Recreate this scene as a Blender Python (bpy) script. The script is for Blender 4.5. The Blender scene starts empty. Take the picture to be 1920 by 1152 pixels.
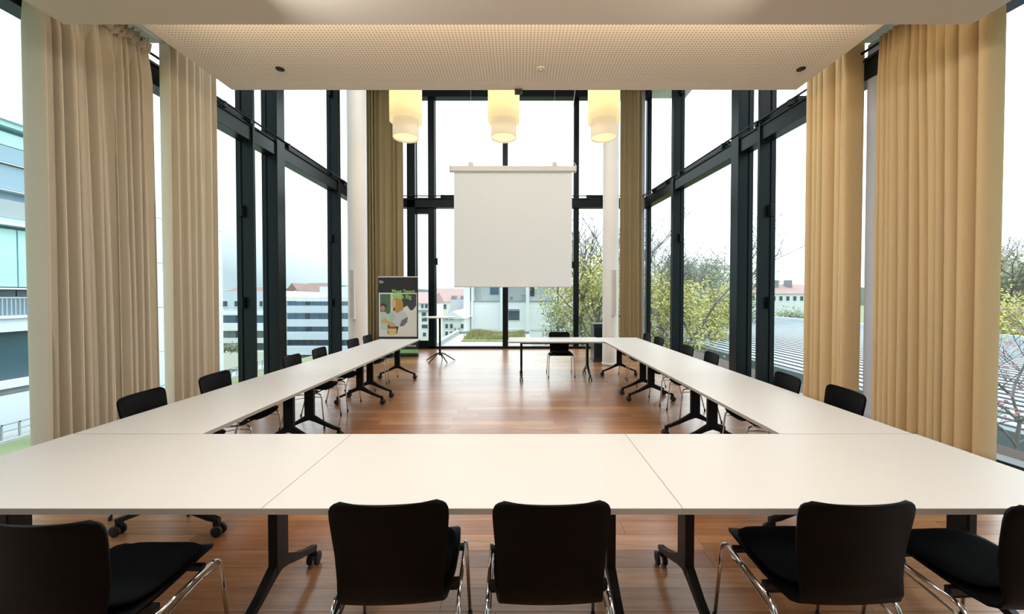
import bpy, bmesh, math, random
from mathutils import Vector, Matrix
random.seed(7)
PI = math.pi
SC = bpy.context.scene
COL = SC.collection

# ------------------------------------------------------------------ camera
FPX, CAMZ, PITCH = 728.0, 1.56, math.radians(1.0)
SHX, SHY = -12.0, -7.3                       # shift in pixels of a 1920 wide frame
cd = bpy.data.cameras.new('camera'); cam = bpy.data.objects.new('camera', cd); COL.objects.link(cam)
cam.location = (0, 0, CAMZ); cam.rotation_euler = (PI/2 - PITCH, 0, 0)
cd.sensor_width = 36; cd.sensor_fit = 'HORIZONTAL'; cd.lens = FPX/1920*36
cd.shift_x = SHX/1920; cd.shift_y = SHY/1920; cd.clip_start = 0.05; cd.clip_end = 3000
SC.camera = cam

def at(px, py, Y):
    """world point at depth Y that lies on the sight line of a picture point"""
    u = (px - 960 + SHX)/FPX; v = -(py - 576 - SHY)/FPX
    dy = math.cos(PITCH) + v*math.sin(PITCH); dz = -math.sin(PITCH) + v*math.cos(PITCH)
    return Vector((u*Y/dy, Y, CAMZ + dz*Y/dy))

# ------------------------------------------------------------------ view, world, lights
SC.view_settings.view_transform = 'Standard'
SC.view_settings.look = 'None'
SC.view_settings.gamma = 1.0
SC.view_settings.use_curve_mapping = False
SC.view_settings.exposure = 0.0

w = bpy.data.worlds.new('overcast'); SC.world = w; w.use_nodes = True
nt = w.node_tree; nt.nodes.clear()
out = nt.nodes.new('ShaderNodeOutputWorld'); bg = nt.nodes.new('ShaderNodeBackground')
tc = nt.nodes.new('ShaderNodeTexCoord'); dp = nt.nodes.new('ShaderNodeVectorMath'); dp.operation = 'DOT_PRODUCT'
dp.inputs[1].default_value = (0.20, 0.32, 0.90)
rp = nt.nodes.new('ShaderNodeValToRGB')
rp.color_ramp.elements[0].position = 0.59; rp.color_ramp.elements[0].color = (0.70, 0.86, 0.93, 1)
rp.color_ramp.elements[1].position = 0.95; rp.color_ramp.elements[1].color = (5.0, 5.1, 5.2, 1)
ma = nt.nodes.new('ShaderNodeMath'); ma.operation = 'MULTIPLY_ADD'; ma.inputs[1].default_value = 0.5; ma.inputs[2].default_value = 0.5
nt.links.new(tc.outputs['Generated'], dp.inputs[0]); nt.links.new(dp.outputs['Value'], ma.inputs[0])
nt.links.new(ma.outputs[0], rp.inputs[0]); nt.links.new(rp.outputs[0], bg.inputs[0]); nt.links.new(bg.outputs[0], out.inputs[0])
bg.inputs[1].default_value = 1.0

def area(name, loc, rot, sx, sy, power, col):
    ld = bpy.data.lights.new(name, 'AREA'); ld.shape = 'RECTANGLE'; ld.size = sx; ld.size_y = sy
    ld.energy = power; ld.color = col
    o = bpy.data.objects.new(name, ld); o.location = loc; o.rotation_euler = rot; COL.objects.link(o); return o
WARM = (1.0, 0.86, 0.70); NEUT = (1.0, 0.93, 0.86)
# unseen area lights added to brighten the near room and wash the side curtains
for y in (-0.8, 2.0):
    area('added_fill_light', (-1.9, y, 3.60), (0, math.radians(-76), 0), 0.4, 0.9, 88, (1.0, 0.96, 0.91))
    area('added_fill_light', (0, y-0.5, 3.70), (0, 0, 0), 0.5, 0.9, 4, NEUT)
    area('added_fill_light', (1.9, y, 3.60), (0, math.radians(76), 0), 0.4, 0.9, 46, (1.0, 0.88, 0.72))
# cove light in the slot between the two ceilings
area('cove_light', (0, 3.30, 4.02), (math.radians(158), 0, 0), 6.6, 0.06, 80, (1.0, 0.74, 0.46))
# unseen lights added under the high ceiling to brighten the glazed bay
for x in (-2.4, 0, 2.2):
    area('high_fill_light', (x, 5.8, 7.5), (0, 0, 0), 0.7, 0.7, 60, (1.0, 0.96, 0.92))

# ------------------------------------------------------------------ materials
def mat(name, col, rough=0.5, metal=0.0, var=0.0, scale=8.0, bump=0.0, spec=0.5, coat=0.0, stretch=(1,1,1)):
    m = bpy.data.materials.new(name); m.use_nodes = True; t = m.node_tree
    b = t.nodes['Principled BSDF']
    b.inputs['Base Color'].default_value = (*col, 1); b.inputs['Roughness'].default_value = rough
    b.inputs['Metallic'].default_value = metal; b.inputs['Specular IOR Level'].default_value = spec
    b.inputs['Coat Weight'].default_value = coat
    if var or bump:
        c = t.nodes.new('ShaderNodeTexCoord'); mp = t.nodes.new('ShaderNodeMapping'); n = t.nodes.new('ShaderNodeTexNoise')
        mp.inputs['Scale'].default_value = stretch; n.inputs['Scale'].default_value = scale; n.inputs['Detail'].default_value = 4
        t.links.new(c.outputs['Object'], mp.inputs[0]); t.links.new(mp.outputs[0], n.inputs['Vector'])
        if var:
            mx = t.nodes.new('ShaderNodeMix'); mx.data_type = 'RGBA'
            mx.inputs[6].default_value = (*[max(0, x*(1-var)) for x in col], 1)
            mx.inputs[7].default_value = (*[min(1, x*(1+var)) for x in col], 1)
            t.links.new(n.outputs['Fac'], mx.inputs[0]); t.links.new(mx.outputs[2], b.inputs['Base Color'])
        if bump:
            bp = t.nodes.new('ShaderNodeBump'); bp.inputs['Strength'].default_value = bump; bp.inputs['Distance'].default_value = 0.01
            t.links.new(n.outputs['Fac'], bp.inputs['Height']); t.links.new(bp.outputs[0], b.inputs['Normal'])
    return m

M = {}
M['backwall'] = mat('dark_unseen_wall', (0.10, 0.085, 0.07), 0.7, var=0.1, scale=3)  # unseen wall, kept dark to cut bounce light on the chair backs
M['paint'] = mat('white_paint', (0.74, 0.70, 0.65), 0.7, var=0.03, scale=3)
M['ceil'] = mat('ceiling_paint', (0.66, 0.61, 0.55), 0.75, var=0.03, scale=2)
M['column'] = mat('column_plaster', (0.84, 0.83, 0.82), 0.55, var=0.02, scale=4)
M['black_metal'] = mat('black_window_metal', (0.004, 0.008, 0.011), 0.32, 0.0, var=0.3, scale=3, spec=0.3)
M['black_leg'] = mat('black_powder_coat', (0.004, 0.004, 0.0045), 0.42, var=0.2, scale=40, spec=0.25)
M['rubber'] = mat('black_rubber', (0.012, 0.012, 0.013), 0.6, var=0.2, scale=30)
M['chrome'] = mat('chrome', (0.72, 0.70, 0.68), 0.12, 1.0, var=0.05, scale=30)
M['shell'] = mat('black_chair_shell', (0.0016, 0.0013, 0.0013), 0.5, var=0.15, scale=20, spec=0.10)
M['cushion'] = mat('black_seat_fabric', (0.004, 0.005, 0.006), 0.95, var=0.3, scale=120, bump=0.2, spec=0.1)
M['top'] = mat('white_laminate', (0.60, 0.575, 0.55), 0.38, var=0.012, scale=5, spec=0.25)
M['edge'] = mat('grey_edge_band', (0.34, 0.31, 0.28), 0.5, var=0.05, scale=20)
M['white_metal'] = mat('white_metal', (0.76, 0.75, 0.73), 0.4, var=0.02, scale=10)
M['trim'] = mat('pale_threshold', (0.62, 0.66, 0.72), 0.45, var=0.04, scale=6)
M['sub'] = mat('dark_subfloor', (0.045, 0.026, 0.018), 0.8, var=0.2, scale=10)
M['speaker'] = mat('speaker_grey', (0.55, 0.53, 0.52), 0.6, var=0.04, scale=60)
M['darkbox'] = mat('black_plastic', (0.015, 0.016, 0.018), 0.4, var=0.2, scale=15)

def glass():
    m = bpy.data.materials.new('window_glass'); m.use_nodes = True; t = m.node_tree; t.nodes.clear()
    o = t.nodes.new('ShaderNodeOutputMaterial'); tr = t.nodes.new('ShaderNodeBsdfTransparent'); g = t.nodes.new('ShaderNodeBsdfGlossy')
    mx = t.nodes.new('ShaderNodeMixShader'); lw = t.nodes.new('ShaderNodeLayerWeight'); lw.inputs[0].default_value = 0.5; pw = t.nodes.new('ShaderNodeMath'); pw.operation = 'POWER'; pw.inputs[1].default_value = 5.0; f = t.nodes.new('ShaderNodeMath'); f.operation = 'MULTIPLY_ADD'; f.inputs[1].default_value = 0.5; f.inputs[2].default_value = 0.012; t.links.new(lw.outputs['Facing'], pw.inputs[0]); t.links.new(pw.outputs[0], f.inputs[0])
    tr.inputs[0].default_value = (0.93, 0.97, 0.97, 1); g.inputs['Roughness'].default_value = 0.0
    t.links.new(f.outputs[0], mx.inputs[0]); t.links.new(tr.outputs[0], mx.inputs[1]); t.links.new(g.outputs[0], mx.inputs[2])
    t.links.new(mx.outputs[0], o.inputs[0]); return m
M['glass'] = glass()

def wood():
    m = bpy.data.materials.new('oak_floor'); m.use_nodes = True; t = m.node_tree; b = t.nodes['Principled BSDF']
    N = t.nodes.new; L = t.links.new
    geo = N('ShaderNodeNewGeometry'); oi = N('ShaderNodeObjectInfo'); ad = N('ShaderNodeMath'); ad.operation = 'ADD'
    fr = N('ShaderNodeMath'); fr.operation = 'FRACT'
    L(geo.outputs['Random Per Island'], ad.inputs[0]); L(oi.outputs['Random'], ad.inputs[1]); L(ad.outputs[0], fr.inputs[0])
    rp = N('ShaderNodeValToRGB'); e = rp.color_ramp.elements
    e[0].color = (0.27, 0.115, 0.048, 1); e[1].color = (0.47, 0.235, 0.11, 1)
    for p, c in ((0.35, (0.34, 0.150, 0.063, 1)), (0.7, (0.39, 0.185, 0.083, 1))):
        q = rp.color_ramp.elements.new(p); q.color = c
    L(fr.outputs[0], rp.inputs[0])
    mp = N('ShaderNodeMapping'); mp.inputs['Scale'].default_value = (1.2, 16, 16)
    cb = N('ShaderNodeCombineXYZ'); L(fr.outputs[0], cb.inputs[2])
    sc = N('ShaderNodeVectorMath'); sc.operation = 'SCALE'; sc.inputs['Scale'].default_value = 30; L(cb.outputs[0], sc.inputs[0])
    va = N('ShaderNodeVectorMath'); va.operation = 'ADD'; L(geo.outputs['Position'], va.inputs[0]); L(sc.outputs[0], va.inputs[1])
    L(va.outputs[0], mp.inputs[0])
    n = N('ShaderNodeTexNoise'); n.inputs['Scale'].default_value = 2.2; n.inputs['Detail'].default_value = 6; n.inputs['Distortion'].default_value = 0.6
    L(mp.outputs[0], n.inputs['Vector'])
    r2 = N('ShaderNodeValToRGB'); r2.color_ramp.elements[0].position = 0.3; r2.color_ramp.elements[0].color = (0.62, 0.58, 0.55, 1)
    r2.color_ramp.elements[1].position = 0.65; r2.color_ramp.elements[1].color = (1.08, 1.06, 1.04, 1); L(n.outputs['Fac'], r2.inputs[0])
    mx = N('ShaderNodeMix'); mx.data_type = 'RGBA'; mx.blend_type = 'MULTIPLY'; mx.inputs[0].default_value = 0.85
    L(rp.outputs[0], mx.inputs[6]); L(r2.outputs[0], mx.inputs[7]); L(mx.outputs[2], b.inputs['Base Color'])
    b.inputs['Roughness'].default_value = 0.30; b.inputs['Specular IOR Level'].default_value = 0.5; b.inputs['Coat Weight'].default_value = 0.5; b.inputs['Coat Roughness'].default_value = 0.22
    bp = N('ShaderNodeBump'); bp.inputs['Strength'].default_value = 0.08; bp.inputs['Distance'].default_value = 0.004
    L(n.outputs['Fac'], bp.inputs['Height']); L(bp.outputs[0], b.inputs['Normal'])
    return m
M['wood'] = wood()

def perforated():
    m = bpy.data.materials.new('perforated_board'); m.use_nodes = True; t = m.node_tree; b = t.nodes['Principled BSDF']
    N = t.nodes.new; L = t.links.new
    c = N('ShaderNodeTexCoord'); s = N('ShaderNodeVectorMath'); s.operation = 'SCALE'; s.inputs['Scale'].default_value = 1/0.036
    fr = N('ShaderNodeVectorMath'); fr.operation = 'FRACTION'; sb = N('ShaderNodeVectorMath'); sb.operation = 'SUBTRACT'; sb.inputs[1].default_value = (0.5, 0.5, 0)
    ml = N('ShaderNodeVectorMath'); ml.operation = 'MULTIPLY'; ml.inputs[1].default_value = (1, 1, 0)
    ln = N('ShaderNodeVectorMath'); ln.operation = 'LENGTH'; lt = N('ShaderNodeMath'); lt.operation = 'LESS_THAN'; lt.inputs[1].default_value = 0.22
    L(c.outputs['Object'], s.inputs[0]); L(s.outputs[0], fr.inputs[0]); L(fr.outputs[0], sb.inputs[0]); L(sb.outputs[0], ml.inputs[0])
    L(ml.outputs[0], ln.inputs[0]); L(ln.outputs['Value'], lt.inputs[0])
    mx = N('ShaderNodeMix'); mx.data_type = 'RGBA'; mx.inputs[6].default_value = (0.80, 0.76, 0.71, 1); mx.inputs[7].default_value = (0.34, 0.29, 0.25, 1)
    L(lt.outputs[0], mx.inputs[0]); L(mx.outputs[2], b.inputs['Base Color']); b.inputs['Roughness'].default_value = 0.7
    return m
M['perf'] = perforated()

def cloth(name, col, trans=0.25):
    m = bpy.data.materials.new(name); m.use_nodes = True; t = m.node_tree; t.nodes.clear()
    N = t.nodes.new; L = t.links.new
    o = N('ShaderNodeOutputMaterial'); d = N('ShaderNodeBsdfDiffuse'); tl = N('ShaderNodeBsdfTranslucent'); mx = N('ShaderNodeMixShader')
    mx.inputs[0].default_value = trans
    c = N('ShaderNodeTexCoord'); n = N('ShaderNodeTexNoise'); n.inputs['Scale'].default_value = 90; L(c.outputs['Object'], n.inputs['Vector'])
    mc = N('ShaderNodeMix'); mc.data_type = 'RGBA'; mc.inputs[6].default_value = (*[x*0.93 for x in col], 1); mc.inputs[7].default_value = (*[min(1, x*1.05) for x in col], 1)
    L(n.outputs['Fac'], mc.inputs[0]); L(mc.outputs[2], d.inputs[0]); L(mc.outputs[2], tl.inputs[0])
    bp = N('ShaderNodeBump'); bp.inputs['Strength'].default_value = 0.15; bp.inputs['Distance'].default_value = 0.003; L(n.outputs['Fac'], bp.inputs['Height']); L(bp.outputs[0], d.inputs['Normal'])
    L(d.outputs[0], mx.inputs[1]); L(tl.outputs[0], mx.inputs[2]); L(mx.outputs[0], o.inputs[0]); return m
M['cur_l'] = cloth('beige_curtain', (0.88, 0.81, 0.69), 0.25)
M['screen'] = cloth('screen_cloth', (0.90, 0.88, 0.87), 0.5)
M['cur_r'] = cloth('warm_lit_beige_curtain', (0.78, 0.61, 0.36), 0.22)  # beige with the warm light on the right curtains put into its colour
M['cur_b'] = cloth('olive_beige_curtain', (0.62, 0.51, 0.32), 0.16)
M['sheer'] = cloth('grey_lining', (0.62, 0.62, 0.66), 0.4)

def shade_mat(name, col, em, est):
    m = bpy.data.materials.new(name); m.use_nodes = True; t = m.node_tree; t.nodes.clear(); N = t.nodes.new; L = t.links.new
    o = N('ShaderNodeOutputMaterial'); d = N('ShaderNodeBsdfDiffuse'); tl = N('ShaderNodeBsdfTranslucent'); mx = N('ShaderNodeMixShader'); mx.inputs[0].default_value = 0.45
    e = N('ShaderNodeEmission'); e.inputs[0].default_value = (*em, 1); e.inputs[1].default_value = est; a = N('ShaderNodeAddShader')
    d.inputs[0].default_value = (*col, 1); tl.inputs[0].default_value = (*col, 1)
    L(d.outputs[0], mx.inputs[1]); L(tl.outputs[0], mx.inputs[2]); L(mx.outputs[0], a.inputs[0]); L(e.outputs[0], a.inputs[1]); L(a.outputs[0], o.inputs[0]); return m
M['shade'] = shade_mat('lit_lampshade', (0.75, 0.68, 0.50), (1.0, 0.86, 0.50), 0.30)
M['shade_in'] = shade_mat('lit_inner_lampshade', (0.80, 0.77, 0.70), (1.0, 0.90, 0.72), 0.12)
M['diffuser'] = shade_mat('lamp_diffuser', (0.8, 0.75, 0.6), (1.0, 0.88, 0.60), 0.45)

# ------------------------------------------------------------------ mesh helpers
class MB:
    def __init__(s): s.bm = bmesh.new()
    def box(s, x0, x1, y0, y1, z0, z1, rz=0, piv=None, M4=None):
        r = bmesh.ops.create_cube(s.bm, size=1)
        mt = Matrix.Translation(((x0+x1)/2, (y0+y1)/2, (z0+z1)/2)) @ Matrix.Diagonal((abs(x1-x0), abs(y1-y0), abs(z1-z0), 1))
        if M4 is not None: mt = M4 @ mt
        bmesh.ops.transform(s.bm, matrix=mt, verts=r['verts']); return s
    def tube(s, pts, r, n=8, cap=True, flat=1.0):
        pts = [Vector(p) for p in pts]; rs = r if isinstance(r, (list, tuple)) else [r]*len(pts)
        rings = []; up = None
        for i, p in enumerate(pts):
            a = pts[max(0, i-1)]; b = pts[min(len(pts)-1, i+1)]; d = (b-a).normalized()
            if up is None: up = Vector((0, 0, 1)) if abs(d.z) < 0.9 else Vector((1, 0, 0))
            u = d.cross(up)
            if u.length < 1e-5: u = d.orthogonal()
            u.normalize(); v = u.cross(d).normalized(); up = v
            rings.append([s.bm.verts.new(p + u*math.cos(2*PI*k/n)*rs[i] + v*math.sin(2*PI*k/n)*rs[i]*flat) for k in range(n)])
        for i in range(len(rings)-1):
            for k in range(n):
                s.bm.faces.new((rings[i][k], rings[i][(k+1) % n], rings[i+1][(k+1) % n], rings[i+1][k]))
        if cap and n > 2:
            s.bm.faces.new(rings[0][::-1]); s.bm.faces.new(rings[-1])
        return s
    def lathe(s, prof, c=(0, 0, 0), n=24, axis='z', closed=False):
        rings = []
        for r, h in prof:
            ring = []
            for k in range(n):
                a = 2*PI*k/n
                if axis == 'z': p = (c[0]+r*math.cos(a), c[1]+r*math.sin(a), c[2]+h)
                elif axis == 'x': p = (c[0]+h, c[1]+r*math.cos(a), c[2]+r*math.sin(a))
                else: p = (c[0]+r*math.cos(a), c[1]+h, c[2]+r*math.sin(a))
                ring.append(s.bm.verts.new(p))
            rings.append(ring)
        m = len(rings)
        for i in range(m if closed else m-1):
            for k in range(n):
                s.bm.faces.new((rings[i][k], rings[i][(k+1) % n], rings[(i+1) % m][(k+1) % n], rings[(i+1) % m][k]))
        return s
    def prism(s, pts, d):
        """polygon pts (3D) extruded by vector d"""
        d = Vector(d); a = [s.bm.verts.new(p) for p in pts]; b = [s.bm.verts.new(Vector(p)+d) for p in pts]
        s.bm.faces.new(a); s.bm.faces.new(b[::-1]); n = len(a)
        for i in range(n): s.bm.faces.new((a[i], b[i], b[(i+1) % n], a[(i+1) % n]))
        return s
    def build(s, name, m, parent=None, smooth=False, bevel=0, loc=None):
        bmesh.ops.recalc_face_normals(s.bm, faces=s.bm.faces[:])
        me = bpy.data.meshes.new(name); s.bm.to_mesh(me); s.bm.free()
        if smooth:
            for p in me.polygons: p.use_smooth = True
        me.materials.append(m if not isinstance(m, str) else M[m])
        o = bpy.data.objects.new(name, me); COL.objects.link(o)
        if parent: o.parent = parent
        if loc: o.location = loc
        if bevel:
            b = o.modifiers.new('bevel', 'BEVEL'); b.width = bevel; b.segments = 2; b.limit_method = 'ANGLE'
        return o

def tag(o, label=None, cat=None, group=None, kind=None):
    if label: o['label'] = label
    if cat: o['category'] = cat
    if group: o['group'] = group
    if kind: o['kind'] = kind
    return o
def empty(name, loc=(0, 0, 0), rz=0, label=None, cat=None, group=None, kind=None):
    o = bpy.data.objects.new(name, None); COL.objects.link(o); o.location = loc; o.rotation_euler = (0, 0, rz); o.empty_display_size = 0.1
    return tag(o, label, cat, group, kind)
def struct(o): o['kind'] = 'structure'; return o
CH = {}
def copy_tree(o, parent=None):
    c = o.copy(); COL.objects.link(c)
    if parent: c.parent = parent
    for ch in o.children_recursive:
        if ch.parent == o: copy_tree(ch, c)
    return c

def bez(p0, p1, p2, n=5):
    return [tuple((1-t)**2*a + 2*(1-t)*t*b + t*t*c for a, b, c in zip(p0, p1, p2)) for t in [i/n for i in range(n+1)]]

# ================================================================== ROOM SHELL
XL, YB = -4.72, 11.7
def XR(y): return 4.81 - 0.0783*y
ANG = math.atan(0.0783)
YF = -2.6                                              # wall behind the camera
# floor: dark sub-floor under real planks
floor = struct(MB().box(XL-0.1, 5.1, YF, YB+0.05, -0.30, -0.012).build('floor', 'sub'))
PW, PL = 0.155, 2.1
um = MB().box(0, 1, 0, PW-0.002, -0.012, 0.0); pm0 = um.build('plank', 'wood', floor); pm = pm0.data
first = True; cnt = 0
far = MB()
ny = int((YB - YF)/PW)
for r in range(ny):
    y = YF + r*PW; x = XL + 0.05 - random.random()*PL*0.9; xr = min(5.0, XR(y+PW) - 0.02)
    while x < xr - 0.02:
        x1 = min(x + PL*random.uniform(0.75, 1.1), xr); xa = max(x, XL + 0.02)
        if x1 - xa > 0.03:
            if 1.0 <= y <= 5.6 and cnt < 290:
                o = pm0 if first else bpy.data.objects.new('plank', pm)
                if not first: COL.objects.link(o); o.parent = floor
                first = False; o.location = (xa, y, 0); o.scale = (x1-xa-0.002, 1, 1); cnt += 1
            else: far.box(xa, x1-0.002, y, y+PW-0.002, -0.012, 0)
        x = x1
far.build('plank_field', 'wood', floor)['kind'] = 'stuff'

# threshold strips along the glazing
struct(MB().box(XL-0.02, XL+0.30, YF, YB-0.02, 0.0, 0.025).build('trim_1', 'trim', bevel=0.004))
mt = Matrix.Translation((XR(0), 0, 0)) @ Matrix.Rotation(ANG, 4, 'Z')
struct(MB().box(-0.32, 0.02, YF, YB+0.0, 0.0, 0.025, M4=mt).build('trim_2', 'trim', bevel=0.004))
# wall behind the camera and upper wall over the slab edge
struct(MB().box(XL-0.1, 5.3, YF-0.2, YF, -0.3, 5.1).build('wall_behind', 'backwall'))
struct(MB().box(XL-0.1, 5.1, 4.70, 4.90, 5.10, 7.8).build('wall_upper', 'paint'))
# ceilings
ZN, ZP, ZS, ZH = 3.74, 4.21, 4.72, 7.62
near = struct(MB().box(-3.64, 3.63, YF, 3.15, ZN, ZS-0.02).build('ceiling', 'ceil'))
struct(MB().box(XL-0.1, 5.1, YF, 4.90, ZS, 5.10).build('ceiling_slab', 'ceil'))
struct(MB().box(XL-0.1, 5.1, 4.90, YB+0.3, ZH, ZH+0.2).build('ceiling_high', 'paint'))
pan = empty('ceiling_panel', (0, 3.35, ZP), kind='structure')
MB().box(-3.52, 3.40, 0.0, 1.52, 0, 0.04).build('perforated_board', 'perf', pan)
MB().box(-3.675, -3.52, 0, 1.68, -0.001, 0.05).box(3.40, 3.565, 0, 1.68, -0.001, 0.05).box(-3.52, 3.40, 1.52, 1.68, -0.001, 0.05).build('border', 'paint', pan)
MB().box(-3.3, -3.25, 0.1, 1.5, 0.05, 0.50).box(3.2, 3.25, 0.1, 1.5, 0.05, 0.50).box(-0.02, 0.02, 0.1, 1.4, 0.05, 0.50).build('hanger', 'paint', pan)

# recessed spots in the panel
for px, lab, mm in ((525, 'small dark recessed spot in the perforated ceiling, the left one', 'darkbox'),
                    (1014, 'small pale recessed spot in the perforated ceiling, the middle one', 'speaker'),
                    (1502, 'small dark recessed spot in the perforated ceiling, the right one', 'darkbox')):
    p = at(px, 129, 1.0); Y = (ZP - CAMZ)/(p.z - CAMZ); p = at(px, 129, Y)
    t = empty('ceiling_spot', (p.x, p.y, ZP), 0, lab, 'spotlight', 'spots in the perforated ceiling')
    MB().lathe([(0.0, -0.002), (0.030, -0.002), (0.045, -0.010), (0.048, -0.004), (0.048, 0.0)], n=20).build('bezel', 'white_metal' if mm == 'speaker' else 'darkbox', t, True)
    MB().lathe([(0.0, -0.022), (0.020, -0.020), (0.026, -0.002)], n=16).build('lens', mm, t, True)
# small black sensor box on the front edge of the panel
p = at(972, 168, 5.03)
t = empty('ceiling_sensor', (p.x, 5.04, p.z), 0, 'small black box fixed under the far edge of the perforated ceiling', 'sensor')
MB().box(-0.048, 0.048, -0.04, 0.04, -0.045, 0.012).build('housing', 'darkbox', t, bevel=0.006)
MB().lathe([(0.0, -0.054), (0.018, -0.052), (0.02, -0.044)], n=14).build('lens', 'rubber', t, True)

# ------------------------------------------------------------------ facades
hz = ZH
def facade(name, loc, rz, L, sgn, mull, top, opener, extra_panes=(), s0=0.0, hinges=()):
    """local x along the wall, sgn*y points into the room"""
    root = empty(name, loc, rz, kind='structure')
    TB0, TB1, D = 4.18, 4.46, 0.25
    def yb(a, b): return (a*sgn, b*sgn) if sgn > 0 else (b*sgn, a*sgn)
    for s, t, d in mull:
        MB().box(s, s+t, *yb(0, d), 0.0, top(s)).build('mullion', 'black_metal', root, bevel=0.004)
        # glazing bead lines on the face of the post
        MB().box(s-0.018, s+t+0.018, *yb(-0.03, 0.05), 0.06, top(s)-0.03).build('glazing_bead', 'black_metal', root)
    tb = MB().box(s0, L, *yb(0, D-0.03), TB0, TB1).build('transom', 'black_metal', root, bevel=0.004)
    MB().box(s0, L, *yb(-0.02, 0.16), 0.0, 0.07).build('bottom_rail', 'black_metal', root)
    # opener rods that run in front of the transom
    MB().tube([(s0, sgn*(D-0.02), TB1-0.04), (L, sgn*(D-0.02), TB1-0.04)], 0.014, 8).tube([(s0, sgn*(D+0.01), TB1+0.05), (L, sgn*(D+0.01), TB1+0.05)], 0.016, 8).build('opener_rod', 'black_metal', root, True)
    for a, b in opener:
        MB().box(a, b, *yb(0.05, 0.16), TB1, TB1+0.11).build('window_opener', 'black_metal', root, bevel=0.006)
        for q in (a+0.03, b-0.09): MB().box(q, q+0.06, *yb(0.14, D+0.02), TB1-0.02, TB1+0.07).build('bracket', 'black_metal', root)
    for s, z in hinges:
        MB().box(s, s+0.07, *yb(0.03, 0.10), z, z+0.20).build('hinge', 'black_metal', root, bevel=0.004)
    ed = sorted([(s, s+t) for s, t, d in mull]); st = s0
    for a, b in ed + [(L, L)]:
        if a - st > 0.1:
            for z0, z1 in ((0.07, TB0), (TB1, top((st+a)/2))):
                MB().box(st, a, *yb(0.0, 0.012), z0, z1).build('pane', 'glass', root)
        st = b
    return root
def topL(s): return ZS if s < 7.4 else ZH
oy = 2.5
facade('window_1', (XL, -oy, 0), PI/2, YB+oy, -1,
       [(oy-1.0, 0.12, 0.25), (oy+1.6, 0.12, 0.25), (oy+6.58, 0.055, 0.25), (oy+7.24, 0.24, 0.25), (oy+9.70, 0.125, 0.25), (oy+YB-0.12, 0.12, 0.2)],
       topL, [(oy+5.9, oy+6.6), (oy+7.55, oy+9.45), (oy+9.95, oy+10.5)], hinges=[(oy+6.50, 2.9), (oy+6.50, 1.35), (oy+7.48, 3.9), (oy+9.62, 2.9), (oy+9.62, 1.3), (oy+9.62, 6.5)])
yR = -oy
facade('window_3', (XR(yR), yR, 0), PI/2 + ANG, (YB+oy)/math.cos(ANG), 1,
       [(oy-1.0, 0.12, 0.25), (oy+1.6, 0.12, 0.25), (oy+6.60, 0.055, 0.25), (oy+7.16, 0.22, 0.25), (oy+9.66, 0.115, 0.25), (oy+YB-0.10, 0.12, 0.1)],
       topL, [(oy+5.9, oy+6.75), (oy+7.6, oy+9.4), (oy+10.0, oy+10.9)], hinges=[(oy+6.52, 2.9), (oy+6.52, 1.35), (oy+7.40, 3.9), (oy+9.58, 2.9), (oy+9.58, 6.5)])
# end facade
def xb(px): return at(px, 450, YB).x
ox = XL
b_m = [(xb(767), xb(782), 0.22), (xb(805), xb(817), 0.16), (xb(943.5), xb(951.5), 0.10), (xb(1076), xb(1084), 0.10)]
facade('window_2', (ox, YB, 0), 0, XR(YB)-ox, -1,
       [(a-ox, b-a, d) for a, b, d in b_m], lambda s: ZH-0.12,
       [(at(828, 450, YB).x-ox, at(862, 450, YB).x-ox), (at(1098, 450, YB).x-ox, at(1136, 450, YB).x-ox)], hinges=[(b_m[1][1]-ox, 2.5), (b_m[3][0]-0.08-ox, 2.4)])
struct(MB().box(ox, XR(YB), YB-0.25, YB, ZH-0.22, ZH).build('trim_3', 'black_metal'))
# tilt sash at the left of the end facade: heavy bottom rail and stile
sash = empty('window_4', (xb(782), YB, 0), 0, kind='structure'); sw = xb(805)-xb(782)
MB().box(0, sw, -0.14, -0.01, 0.0, 0.24).build('bottom_rail', 'black_metal', sash, bevel=0.004)
MB().box(0, sw, -0.12, -0.01, 4.02, 4.18).build('top_rail', 'black_metal', sash, bevel=0.004)
# top shading beam
MB().box(xb(790), xb(1130), YB-0.32, YB-0.26, ZH-0.33, ZH-0.22).build('shade_box', 'black_metal', sash)

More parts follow.
